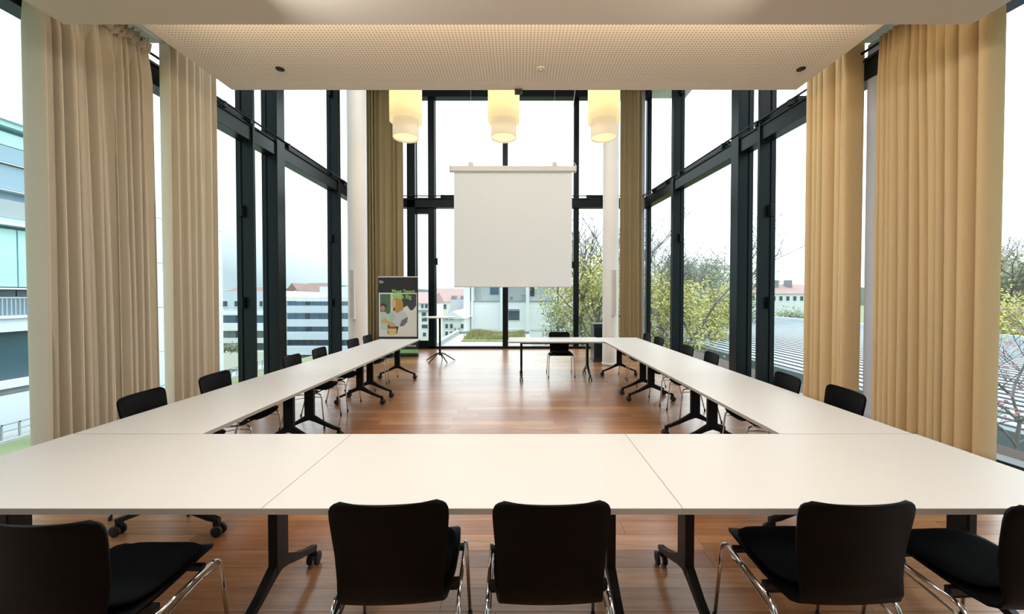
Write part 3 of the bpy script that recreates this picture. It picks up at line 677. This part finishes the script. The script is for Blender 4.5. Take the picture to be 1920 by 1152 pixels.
# ================================================================== OUTSIDE
GZ = -8.0
E = {}
E['lawn'] = mat('lawn', (0.16, 0.20, 0.10), 0.9, var=0.35, scale=0.6)
E['white'] = mat('white_render', (0.86, 0.88, 0.90), 0.8, var=0.05, scale=0.6)
E['white2'] = mat('bluish_white_panels', (0.66, 0.74, 0.84), 0.7, var=0.05, scale=0.4)
E['cream'] = mat('cream_render', (0.80, 0.80, 0.72), 0.8, var=0.05, scale=0.6)
E['pale'] = mat('pale_grey_render', (0.74, 0.76, 0.78), 0.8, var=0.05, scale=0.6)
E['roof'] = mat('faded_red_tiles', (0.36, 0.25, 0.24), 0.85, var=0.2, scale=2)
E['roof2'] = mat('brown_tiles', (0.24, 0.155, 0.14), 0.85, var=0.2, scale=2)
E['slate'] = mat('grey_slate', (0.28, 0.29, 0.31), 0.8, var=0.25, scale=2)
E['win'] = mat('far_window_glass', (0.08, 0.10, 0.13), 0.15, var=0.3, scale=0.7)
E['winb'] = mat('blue_window_glass', (0.14, 0.22, 0.30), 0.15, var=0.35, scale=0.5)
E['teal'] = mat('teal_glass', (0.42, 0.70, 0.72), 0.15, var=0.2, scale=0.4)
E['blueg'] = mat('blue_grey_louvre', (0.26, 0.40, 0.50), 0.5, var=0.12, scale=0.5)
E['darkg'] = mat('dark_teal_glass', (0.05, 0.10, 0.13), 0.15, var=0.3, scale=0.4)
E['zinc'] = mat('zinc_louvre', (0.34, 0.39, 0.43), 0.5, var=0.08, scale=0.4)
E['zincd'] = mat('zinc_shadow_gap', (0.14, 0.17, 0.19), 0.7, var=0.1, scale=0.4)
E['rail'] = mat('steel_rail', (0.28, 0.34, 0.36), 0.5, var=0.1, scale=3)
E['bark'] = mat('bark', (0.22, 0.20, 0.19), 0.9, var=0.3, scale=5)
E['leaf'] = mat('yellow_green_leaves', (0.50, 0.48, 0.14), 0.7, var=0.45, scale=0.9)
E['leafd'] = mat('dark_green_leaves', (0.24, 0.28, 0.17), 0.7, var=0.45, scale=0.9)
E['leafo'] = mat('autumn_leaves', (0.55, 0.42, 0.26), 0.7, var=0.4, scale=0.9)
E['leafp'] = mat('pink_brown_leaves', (0.34, 0.20, 0.22), 0.7, var=0.3, scale=6)
E['grass'] = mat('roof_grass', (0.34, 0.34, 0.16), 0.9, var=0.3, scale=3)
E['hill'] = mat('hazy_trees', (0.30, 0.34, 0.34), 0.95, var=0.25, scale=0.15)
E['terrace'] = mat('terrace_gravel', (0.36, 0.38, 0.38), 0.9, var=0.2, scale=6)
M.update(E)

struct(MB().box(-400, 400, 14, 700, GZ-0.5, GZ).box(-400, -6, -60, 14, GZ-0.5, GZ).box(6, 400, -60, 14, GZ-0.5, GZ).build('ground', 'lawn'))
# hazy wooded ridge on the skyline
def ridge(name, x0, x1, Y, z0, z1, seed, th=30):
    r = random.Random(seed); b = MB(); n = 60; top = []
    for i in range(n+1):
        top.append(z0 + (z1-z0)*(0.55+0.25*math.sin(i*0.35+seed)+0.2*r.random()))
    for i in range(n):
        xa_, xb_ = x0+(x1-x0)*i/n, x0+(x1-x0)*(i+1)/n
        b.prism([(xa_, Y, GZ), (xb_, Y, GZ), (xb_, Y, top[i+1]), (xa_, Y, top[i])], (0, th, 0))
    return struct(b.build(name, 'hill'))
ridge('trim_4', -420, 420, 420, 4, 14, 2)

def building(name, label, cat='building', group=None):
    return empty(name, (0, 0, GZ), 0, label, cat, group)
def P(b, name, m, *boxes):
    mb = MB()
    for (x0, x1, ya, yb_, z0, z1) in boxes: mb.box(x0, x1, ya, yb_, z0-GZ, z1-GZ)
    return mb.build(name, m, b)
def winpx(b, px0, px1, py0, py1, Y, m='win', name='window', dep=0.12):
    a = at(px0, py1, Y); c = at(px1, py0, Y)
    f = P(b, name, 'pale', (a.x-0.08, c.x+0.08, Y-0.05, Y+0.02, a.z-0.10, a.z-0.0), (a.x-0.08, c.x+0.08, Y-0.05, Y+0.02, c.z, c.z+0.06),
          (a.x-0.08, a.x, Y-0.05, Y+0.02, a.z, c.z), (c.x, c.x+0.08, Y-0.05, Y+0.02, a.z, c.z))
    mb = MB().box(a.x, c.x, Y-0.03, Y+0.01, a.z-GZ, c.z-GZ); g = mb.build('pane', m, f); return f

# --- white building in the middle
b = building('office_building', 'large white building with open loggias behind the hanging screen')
Y = 52
def X_(px): return at(px, 590, Y).x
def Z_(py): return at(960, py, Y).z
ztop = Z_(512)
P(b, 'wall', 'white', (X_(872), X_(1056), Y+2.0, Y+12, GZ, ztop-0.3))
P(b, 'wall', 'white', (X_(882), X_(1045), Y, Y+2.0, GZ, Z_(566)))
P(b, 'roof_slab', 'white', (X_(869), X_(1059), Y-0.4, Y+12, ztop-0.3, ztop))
for a_, c_ in ((870, 882), (884, 888), (938, 946), (986, 992), (1039, 1044), (1048, 1058)):
    P(b, 'pilaster', 'white', (X_(a_), X_(c_), Y-0.35, Y+2.0, GZ, ztop-0.3))
P(b, 'parapet_rail', 'slate', (X_(888), X_(1039), Y-0.1, Y+0.0, Z_(566), Z_(564.6)))
P(b, 'string_course', 'pale', (X_(888), X_(1039), Y-0.08, Y, Z_(619.5), Z_(617.5)))
for q in ((919, 935, 530, 553, 'winb'), (893, 900, 530, 560, 'pale'), (994, 1002, 530, 556, 'win'), (1040, 1043, 530, 560, 'slate')):
    winpx(b, *q[:4], Y+1.95, q[4])
winpx(b, 953, 974, 580, 601, Y-0.0, 'win'); winpx(b, 953, 974, 627, 640, Y-0.0, 'winb'); P(b, 'blind_box', 'slate', (X_(953), X_(974), Y-0.12, Y-0.04, Z_(583.5), Z_(580)))
for a_, c_ in ((889, 935), (996, 1037)): P(b, 'wall_panel', 'white', (X_(a_), X_(c_), Y-0.04, Y+0.0, Z_(616), Z_(575)))
t = MB().lathe([(0, -0.3), (0.25, -0.3), (0.25, 0.3), (0, 0.3)], (X_(958.5), Y+0.9, 0.45+Z_(566)-0.0), 16, 'y').build('air_conditioner', 'slate', None)
t.location = (0, 0, 0); tag(t, 'round grey ventilation unit on the loggia of the white building', 'air conditioner')
t = MB().box(X_(978), X_(985), Y+0.6, Y+1.2, Z_(566)+0.75, Z_(566)+0.85).box(X_(979), X_(979.8), Y+0.7, Y+1.1, Z_(566), Z_(566)+0.75).box(X_(983.5), X_(984.3), Y+0.7, Y+1.1, Z_(566), Z_(566)+0.75).build('loggia_table', 'slate')
tag(t, 'small grey table on the loggia of the white building', 'table')

def gable(b, name, m, x0, x1, y0, y1, ze, zr, over=0.3, axis='y'):
    """gable roof; ridge along axis"""
    mb = MB()
    if axis == 'y':
        xm = (x0+x1)/2
        mb.prism([(x0-over, y0-over, ze-GZ), (x1+over, y0-over, ze-GZ), (xm, y0-over, zr-GZ)], (0, y1-y0+2*over, 0))
    else:
        ym = (y0+y1)/2
        mb.prism([(x0-over, y0-over, ze-GZ), (x0-over, y1+over, ze-GZ), (x0-over, ym, zr-GZ)], (x1-x0+2*over, 0, 0))
    return mb.build(name, m, b)
def house(label, px0, px1, pyr, pye, pyb, Y, dep, wm, rm, axis='x', wins=(), group=None, wy=None):
    b = building('house', label, 'house', group)
    a = at(px0, pye, Y); c = at(px1, pye, Y); zb = at(px0, pyb, Y).z; zr = at(px0, pyr, Y+(dep/2 if axis == 'x' else 0)).z
    P(b, 'wall', wm, (a.x, c.x, Y, Y+dep, min(zb, GZ+0.01) if pyb > 600 else GZ, a.z))
    gable(b, 'roof', rm, a.x, c.x, Y, Y+dep, a.z, zr, 0.25, axis)
    for q in wins: winpx(b, *q, Y-0.0)
    return b
# white gabled house and neighbours left of it
h = house('white gable-fronted house with small dark windows, left of the white building', 829, 869, 584, 598, 640, 46, 9, 'white', 'white', 'y',
      [(835, 840, 608, 616), (844, 849, 608, 616), (864, 869, 608, 616), (835, 840, 622, 630), (844, 849, 622, 630), (864, 869, 622, 630), (835, 840, 595, 599.5), (844, 849, 595, 599.5)])
for px in (853, 860):
    a = at(px, 640, 45.5); P(h, 'drain_pipe', 'slate', (a.x-0.08, a.x+0.08, 45.6, 45.8, GZ, at(px, 615, 45.5).z))
h = house('house with a steep grey slate roof behind the white gable', 842, 872, 562, 592, 640, 57, 8, 'pale', 'slate', 'x')
winpx(h, 862, 869, 592, 600, 57, 'win')
h = house('long house with faded red roof and chimneys, behind the grey slate roof', 808, 880, 541, 566, 640, 72, 10, 'cream', 'roof', 'x', [(822, 827, 571, 580), (832, 837, 571, 580), (810, 815, 571, 580)])
for px in (845, 863): a = at(px, 558, 69); P(h, 'dormer', 'slate', (a.x-0.45, a.x+0.45, 72.5, 75, a.z-0.8, a.z+0.3))
h = house('cream apartment house with reddish roof seen through the narrow left sash', 772, 807, 548, 569, 640, 60, 10, 'cream', 'roof', 'x',
      [(790, 794, 571, 578), (797, 802, 571, 578), (791, 799, 586, 593), (791, 801, 597, 603), (791, 802, 609, 616), (793, 799, 624, 631)])
a = at(772, 582, 60); c = at(807, 584, 60); P(h, 'cornice', 'slate', (a.x, c.x, 59.8, 60, c.z, a.z))
for i, (px0, px1, Y, pyr, pye, lab) in enumerate(((700, 760, 120, 545, 552, 'distant brown-roofed house left of the cream apartment house'),
        (1060, 1120, 110, 548, 556, 'distant red-roofed house right of the white building, behind trees'),
        (620, 662, 140, 540, 548, 'distant brown-roofed house on the left skyline behind the terraced offices'),
        (430, 500, 170, 539, 546, 'distant roof on the left skyline next to the tall pale block'),
        (1130, 1200, 150, 545, 552, 'distant red-roofed house behind the right column'))):
    house(lab, px0, px1, pyr, pye, 590, Y, 10, 'pale', 'roof2' if i % 2 else 'roof', 'x')

# roof terrace with grass in front of the end window
ter = struct(MB().box(-3.4, 0.6, 12.0, 22.0, -0.75, -0.55).build('trim_5', 'terrace'))
struct(MB().box(-3.5, -3.3, 12.0, 22.0, -0.75, -0.35).box(-3.4, 0.6, 21.8, 22.0, -0.75, -0.40).build('trim_6', 'terrace'))
b = MB(); rg = random.Random(4)
for k in range(9000):
    x = rg.uniform(-2.6, 0.3); y_ = rg.uniform(18.2, 21.6); h_ = rg.uniform(0.10, 0.32)*(0.7+0.5*math.sin(x*2.1)*math.sin(y_)); a = rg.uniform(0, PI)
    dx, dy = 0.02*math.cos(a), 0.02*math.sin(a); lx, ly = rg.uniform(-.1, .1), rg.uniform(-.1, .1)
    v = [b.bm.verts.new(q) for q in ((x-dx, y_-dy, -0.5), (x+dx, y_+dy, -0.5), (x+lx, y_+ly, -0.5+h_))]; b.bm.faces.new(v)
b.box(-2.65, 0.35, 18.0, 21.75, -0.60, -0.48)
tag(b.build('roof_grass', 'grass'), 'dry yellow-green grass growing on the roof terrace outside the end window', 'grass', None, 'stuff')

# --- left: terraced office building with ribbon windows
b = building('office_building', 'white terraced office building with ribbon windows, seen through the left glass wall')
Y = 48
def slab(px0, px1, py0, py1, dy, m='white', name='balcony_band', Y=48):
    a = at(px0, py1, Y); c = at(px1, py0, Y); return P(b, name, m, (a.x, c.x, Y-dy, Y+4, a.z, c.z))
def ribbon(px0, px1, py0, py1, n, m='winb', dy=-0.5, Y=48):
    for k in range(n):
        p0 = px0+(px1-px0)*k/n; p1 = px0+(px1-px0)*(k+1)/n - 1.2
        a = at(p0, py1, Y); c = at(p1, py0, Y); P(b, 'window', ('win' if (k*7) % 5 == 1 else m), (a.x, c.x, Y-dy-0.06, Y-dy+0.05, a.z, c.z))
a = at(380, 700, Y); c = at(680, 556, Y)
P(b, 'wall', 'pale', (a.x, c.x, Y+0.5, Y+9, GZ, at(680, 566, Y).z))
# left wing
slab(398, 520, 546, 586, 0.2, 'white2', 'wall')
for q in ((415, 427, 565, 575), (440, 451, 565, 575), (487, 493, 565, 575), (496, 502, 566, 576)): winpx(b, *q, 47.75, 'win')
slab(398, 520, 586, 591, 0.5); ribbon(400, 500, 592, 606, 8); slab(398, 520, 606, 620, 0.5)
ribbon(400, 500, 621, 634, 8, 'slate'); slab(398, 520, 634, 643, 0.3, 'pale'); ribbon(400, 500, 645, 657, 9, 'win')
slab(398, 520, 658, 690, 1.0, 'cream', 'plinth_wall')
# right wing
slab(520, 690, 557, 565, 0.0); ribbon(535, 690, 566, 573, 14); slab(520, 690, 574, 587, 0.3, 'white2'); ribbon(535, 690, 588, 599, 14)
slab(520, 690, 599, 612, 0.6, 'white2'); ribbon(535, 690, 613, 622, 13); slab(520, 690, 622, 636, 0.9, 'white2'); ribbon(535, 690, 637, 648, 12, 'win')
slab(520, 690, 648, 663, 1.2, 'white2'); ribbon(535, 690, 664, 670, 12, 'slate'); slab(520, 690, 671, 700, 1.5, 'pale', 'plinth_wall')
slab(588, 690, 537, 557, -1.5, 'white2', 'roof_pavilion'); 
h = house('white gabled house with brown-red roof, above the terraced offices', 541, 556, 531, 545, 560, 62, 12, 'white', 'roof2', 'y', [(542, 544.5, 544, 549), (547, 550, 544, 549)])
h = house('long house with brown-red tiled roof above the terraced offices', 557, 600, 531, 549, 560, 76, 9, 'white', 'roof2', 'x')

# --- left: tall glazed block running beside us
XW = -24.0
b = building('office_building', 'tall teal-glazed office block close outside the left glass wall')
def zz(py, px=20):        # height on the facade plane X = XW
    u = at(px, py, 1.0); k = XW/u.x; return CAMZ + (u.z-CAMZ)*k
def yy(px): u = at(px, 450, 1.0); return XW/u.x
ye = yy(411); ym = yy(285)
ztop = zz(222)
P(b, 'wall', 'blueg', (XW-9, XW-0.4, 3, ye, GZ, ztop-0.4))
P(b, 'roof_edge', 'teal', (XW-9, XW+0.2, 3, ym, ztop-0.5, ztop-0.25)); P(b, 'roof_edge', 'white2', (XW-9, XW+0.35, 3, ym, ztop-0.25, ztop))
def fac(y0_, y1_, pa, pb, m, name, out_=0.0, n=1):
    z1, z0_ = zz(pa), zz(pb)
    for k in range(n):
        s0_ = y0_+(y1_-y0_)*k/n; s1_ = y0_+(y1_-y0_)*(k+1)/n - (0.06 if n > 1 else 0)
        P(b, name, m, (XW-0.4, XW+out_, s0_, s1_, z0_, z1))
fac(3, ym, 250, 274, 'teal', 'fascia', -0.1); fac(3, ym, 276, 305, 'blueg', 'louvre_panel', -0.05, 12); fac(3, ym, 307, 309, 'white2', 'string_course', 0.05)
fac(3, ym, 311, 355, 'blueg', 'louvre_panel', -0.08, 12); fac(3, ym, 357, 359, 'white2', 'string_course', 0.05)
fac(3, ym, 376, 409, 'zinc', 'balustrade', 0.0, 14); fac(3, ym, 411, 419, 'teal', 'fascia', 0.2); fac(3, ym, 419, 424, 'white2', 'slab_edge', 0.3)
fac(3, ym, 430, 538, 'teal', 'glass_panel', -0.1, 10); fac(3, ym, 540, 543, 'white2', 'string_course', 0.05)
fac(3, ym, 545, 556, 'win', 'window', -0.2, 10)
for k in range(60):
    s = 14 + k*0.16; P(b, 'balustrade_bar', 'zinc', (XW, XW+0.04, s, s+0.05, zz(591), zz(559))) if k < 44 else None
P(b, 'balustrade_rail', 'zinc', (XW-0.02, XW+0.06, 3, ym, zz(560), zz(557)))
fac(3, ym, 592, 597, 'white2', 'slab_edge', 0.3); fac(3, ym, 597, 622, 'white2', 'slab_band', 0.15); fac(3, ym, 624, 712, 'darkg', 'glass_panel', -0.2, 8)
fac(3, ym, 713, 726, 'white2', 'slab_band', 0.3); fac(3, ym, 727, 738, 'slate', 'louvre_panel', 0.0); fac(3, ym, 739, 850, 'white2', 'base_wall', 0.2)
# far part, smooth pale panels
zt2 = CAMZ + (at(411, 366, 1).z-CAMZ)*(XW/at(411, 366, 1).x)
nP = 5
for k in range(nP):
    s0_ = ym+(ye-ym)*k/nP; s1_ = ym+(ye-ym)*(k+1)/nP-0.03
    for j in range(6):
        z0_ = GZ+(zt2-GZ)*j/6; P(b, 'wall_panel', 'white2', (XW-0.4, XW+0.25, s0_, s1_, z0_, GZ+(zt2-GZ)*(j+1)/6-0.03))
P(b, 'wall', 'white2', (XW-9, XW-0.35, ym, ye+0.02, GZ, zt2))
a = at(403, 358, ye-0.6)
t = MB().tube([(XW-0.2, ye-0.6, zt2), (XW-0.2, ye-0.6, zt2+0.7)], 0.03, 6).tube([(XW-0.6, ye-0.6, zt2+0.45), (XW+0.4, ye-0.6, zt2+0.5)], 0.02, 5).lathe([(0, 0), (0.12, 0.02), (0.14, 0.12), (0.0, 0.14)], (XW-0.1, ye-0.6, zt2+0.5), 10).build('antenna', 'slate')
tag(t, 'small antenna on the corner of the tall teal-glazed block', 'antenna')
# railing and lawn strip in front of it
XRL = -20.5
def zr_(py, px): u = at(px, py, 1.0); return CAMZ + (u.z-CAMZ)*(XRL/u.x)
zt_ = zr_(791, 30); zb_ = zr_(819, 30)
t = empty('guard_rail', (XRL, 8, zb_), 0, 'long steel guard rail on the lawn edge below the left windows', 'railing')
Lr = 26; hr = zt_-zb_
MB().box(-0.03, 0.03, 0, Lr, hr-0.05, hr).box(-0.02, 0.02, 0, Lr, hr*0.48, hr*0.48+0.035).build('rail', 'rail', t)
for k in range(46): MB().box(-0.03, 0.03, k*0.56, k*0.56+0.05, 0, hr).build('post', 'rail', t)
struct(MB().box(XRL-1.0, XRL+0.2, 6, 36, zb_-0.3, zb_).build('trim_7', 'terrace'))
struct(MB().box(XRL+0.2, -6.0, -4, 40, zb_-1.0, zb_-0.1).build('lawn', 'lawn'))

# --- right: low roof with long zinc louvres
zr = -2.0
b = empty('louvred_roof', (0, 0, zr), 0, 'wide low roof with long grey zinc louvres outside the right windows', 'roof')
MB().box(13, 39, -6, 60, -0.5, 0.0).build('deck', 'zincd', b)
lm = None
for k in range(36):
    x = 13.6+k*0.7
    o = MB().prism([(-0.19, 0, 0.02), (0.19, 0, 0.02), (0.19, 0, 0.05), (-0.19, 0, 0.06)], (0, 64, 0)).build('louvre', 'zinc', b) if lm is None else bpy.data.objects.new('louvre', lm)
    if lm is None: lm = o.data
    else: COL.objects.link(o); o.parent = b
    o.location = (x, -5, 0)
MB().box(38.6, 39.1, -6, 60, 0.0, 0.5).build('parapet', 'white2', b)
MB().box(13, 39, 59.8, 60.2, 0.0, 0.35).build('parapet', 'zinc', b)

# houses beyond it
h = house('white house with long pale-red roof, seen through the right windows', 1380, 1530, 533, 551, 590, 95, 10, 'white', 'roof', 'x',
      [(1383+i*13, 1389+i*13, 556, 564) for i in range(11)])
for px in (1407, 1456, 1481): a = at(px, 533, 98); P(h, 'chimney', 'slate', (a.x-0.6, a.x+0.6, 98, 99.5, a.z-2, a.z+1))
a = at(1300, 602, 62); c = at(1420, 592, 62)
bb = building('low_building', 'low pale flat-roofed building behind the yellow-green trees on the right'); P(bb, 'wall', 'white', (a.x-8, c.x+1, 63, 70, GZ, c.z-3.0)); P(bb, 'roof_slab', 'pale', (a.x-9, c.x+2, 62, 71, c.z-3.0, c.z-2.6))
bb = building('low_building', 'pale concrete building with flat roof edge below the wooded hill at far right')
a = at(1860, 604, 50); P(bb, 'roof_slab', 'white', (a.x-4, a.x+30, 50, 58, at(1890, 622, 50).z, a.z)); P(bb, 'wall', 'slate', (a.x-3, a.x+29, 51, 57, GZ, at(1890, 622, 50).z))

# trees
def tree(label, x, y, z0, h, spread, leafm, nleaf, seed, fol=(0.3, 0.9), depth=4, group=None, cat='tree', name='tree', lsize=0.16, r0=None, lean=0.0, leafspread=0.9):
    r = random.Random(seed); root = empty(name, (x, y, z0), 0, label, cat, group)
    tr = MB(); br = MB(); tips = []
    r0 = r0 or h*0.013
    def grow(p, d, L, rad, lv, mb):
        pts = [p]; q = p.copy(); dd = d.copy(); n = 4
        for i in range(n):
            dd = (dd + Vector((r.uniform(-.22, .22), r.uniform(-.22, .22), r.uniform(-.05, .16)))).normalized(); q = q + dd*L/n; pts.append(q.copy())
            if lv > 0 and i >= 1:
                for _ in range(2 if lv > 1 else 2):
                    a = r.uniform(0, 2*PI); side = Vector((math.cos(a), math.sin(a), r.uniform(0.1, 0.8))).normalized()
                    nd = (dd*0.5 + side*spread).normalized(); grow(q.copy(), nd, L*r.uniform(0.45, 0.68), rad*0.5, lv-1, br)
        mb.tube(pts, [rad*(1-0.6*i/n) for i in range(n+1)], 5 if lv > 1 else 3, cap=False)
        if lv <= 1:
            for q_ in pts[1:]: tips.append(q_)
    grow(Vector((0, 0, 0)), Vector((lean, 0, 1)).normalized(), h*0.55, r0, depth, tr)
    tr.build('trunk', 'bark', root, True); br.build('branches', 'bark', root, True)
    if nleaf:
        lf = MB(); zs = sorted(t_.z for t_ in tips); zlo, zhi = zs[0], zs[-1]
        c = [t_ for t_ in tips if fol[0] <= (t_.z-zlo)/(zhi-zlo+1e-6) <= fol[1]] or tips
        for k in range(nleaf):
            t_ = r.choice(c); p = t_ + Vector((r.gauss(0, leafspread), r.gauss(0, leafspread), r.gauss(0, leafspread*0.8)))*0.5
            a = Vector((r.uniform(-1, 1), r.uniform(-1, 1), r.uniform(-1, 1))).normalized()*lsize; e = a.orthogonal().normalized()*lsize*0.6
            v = [lf.bm.verts.new(q) for q in (p-a, p+e, p+a, p-e)]; lf.bm.faces.new(v)
        f = lf.build('foliage', leafm, root); f['kind'] = 'stuff'
    return root
def tx(px, Y): return at(px, 560, Y).x
tree('tall half-bare tree with yellow-green leaves between the end window posts, beside the column', tx(1112, 22), 22, GZ, 15.0, 0.75, 'leaf', 7000, 3, (0.0, 0.5), 4, lsize=0.085, leafspread=1.1)
tree('dark bare-topped tree just right of the far right corner curtain', tx(1238, 29), 29, GZ, 15, 0.6, 'leafd', 8000, 8, (0.0, 0.45), 4, lsize=0.10, leafspread=1.0)
tree('big yellow-green tree with bare crown right of the third right window post', tx(1296, 23), 23, GZ, 13.0, 0.7, 'leaf', 9000, 12, (0.0, 0.45), 4, lsize=0.085, leafspread=1.0)
tree('slender yellow-green tree in the wide right window pane', tx(1340, 33), 33, GZ, 13.0, 0.45, 'leaf', 9000, 17, (0.0, 0.6), 4, lsize=0.10)
tree('low dark green tree behind the desk chair at the far end', tx(1082, 40), 40, GZ, 9.5, 0.6, 'leafd', 4000, 21, (0, 1), 3, leafspread=1.0, lsize=0.12)
tree('rounded dark green tree behind the right window row', tx(1385, 52), 52, GZ, 14.0, 0.7, 'leafd', 6000, 25, (0, 1), 3, leafspread=1.8, lsize=0.2)
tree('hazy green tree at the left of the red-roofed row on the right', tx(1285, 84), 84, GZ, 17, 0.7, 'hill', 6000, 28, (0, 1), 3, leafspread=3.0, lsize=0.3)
tree('autumn-coloured tree on the wooded hill at far right', tx(1878, 46), 46, GZ, 13.5, 0.8, 'leafo', 8000, 33, (0, 1), 4, leafspread=1.8, lsize=0.16)
tree('pale green tree below the autumn tree at far right', tx(1868, 33), 33, GZ, 10.0, 0.7, 'leaf', 7000, 37, (0, 1), 3, leafspread=1.6, lsize=0.12)
tree('tall dark tree with bare crown at the right picture edge', tx(1930, 38), 38, GZ, 16.5, 0.6, 'leafd', 5000, 39, (0, 0.5), 4, leafspread=1.2, lsize=0.13)
a = at(1900, 860, 6.4)
tree('leafy shrub with pink-brown leaves just outside the right window', 9.0, 7.0, -2.0, 3.2, 0.9, 'leafp', 420, 51, (0.2, 1), 3, cat='shrub', name='shrub', lsize=0.045, r0=0.05, leafspread=0.25)
# hedge of small bushes under the roofs on the right
for i, (px, w_) in enumerate(((1452, 'left'), (1480, 'middle'), (1508, 'right'))):
    tree('round grey-green bush beyond the louvred roof, the %s one of three' % w_, tx(px, 66), 66, GZ, 7.2, 0.6, 'leafd', 1800, 60+i, (0, 1), 2, group='hedge bushes beyond the roof', cat='bush', name='bush', leafspread=1.3, lsize=0.22)
for i, (px, w_) in enumerate(((417, 'left'), (434, 'middle'), (450, 'right'))):
    tree('small dark shrub on the ledge of the terraced offices, the %s one of three' % w_, tx(px, 43), 43, at(px, 662, 43).z, 1.0, 0.8, 'leafd', 350, 70+i, (0, 1), 1, group='shrubs on the office ledge', cat='shrub', name='shrub', leafspread=0.45, lsize=0.1)
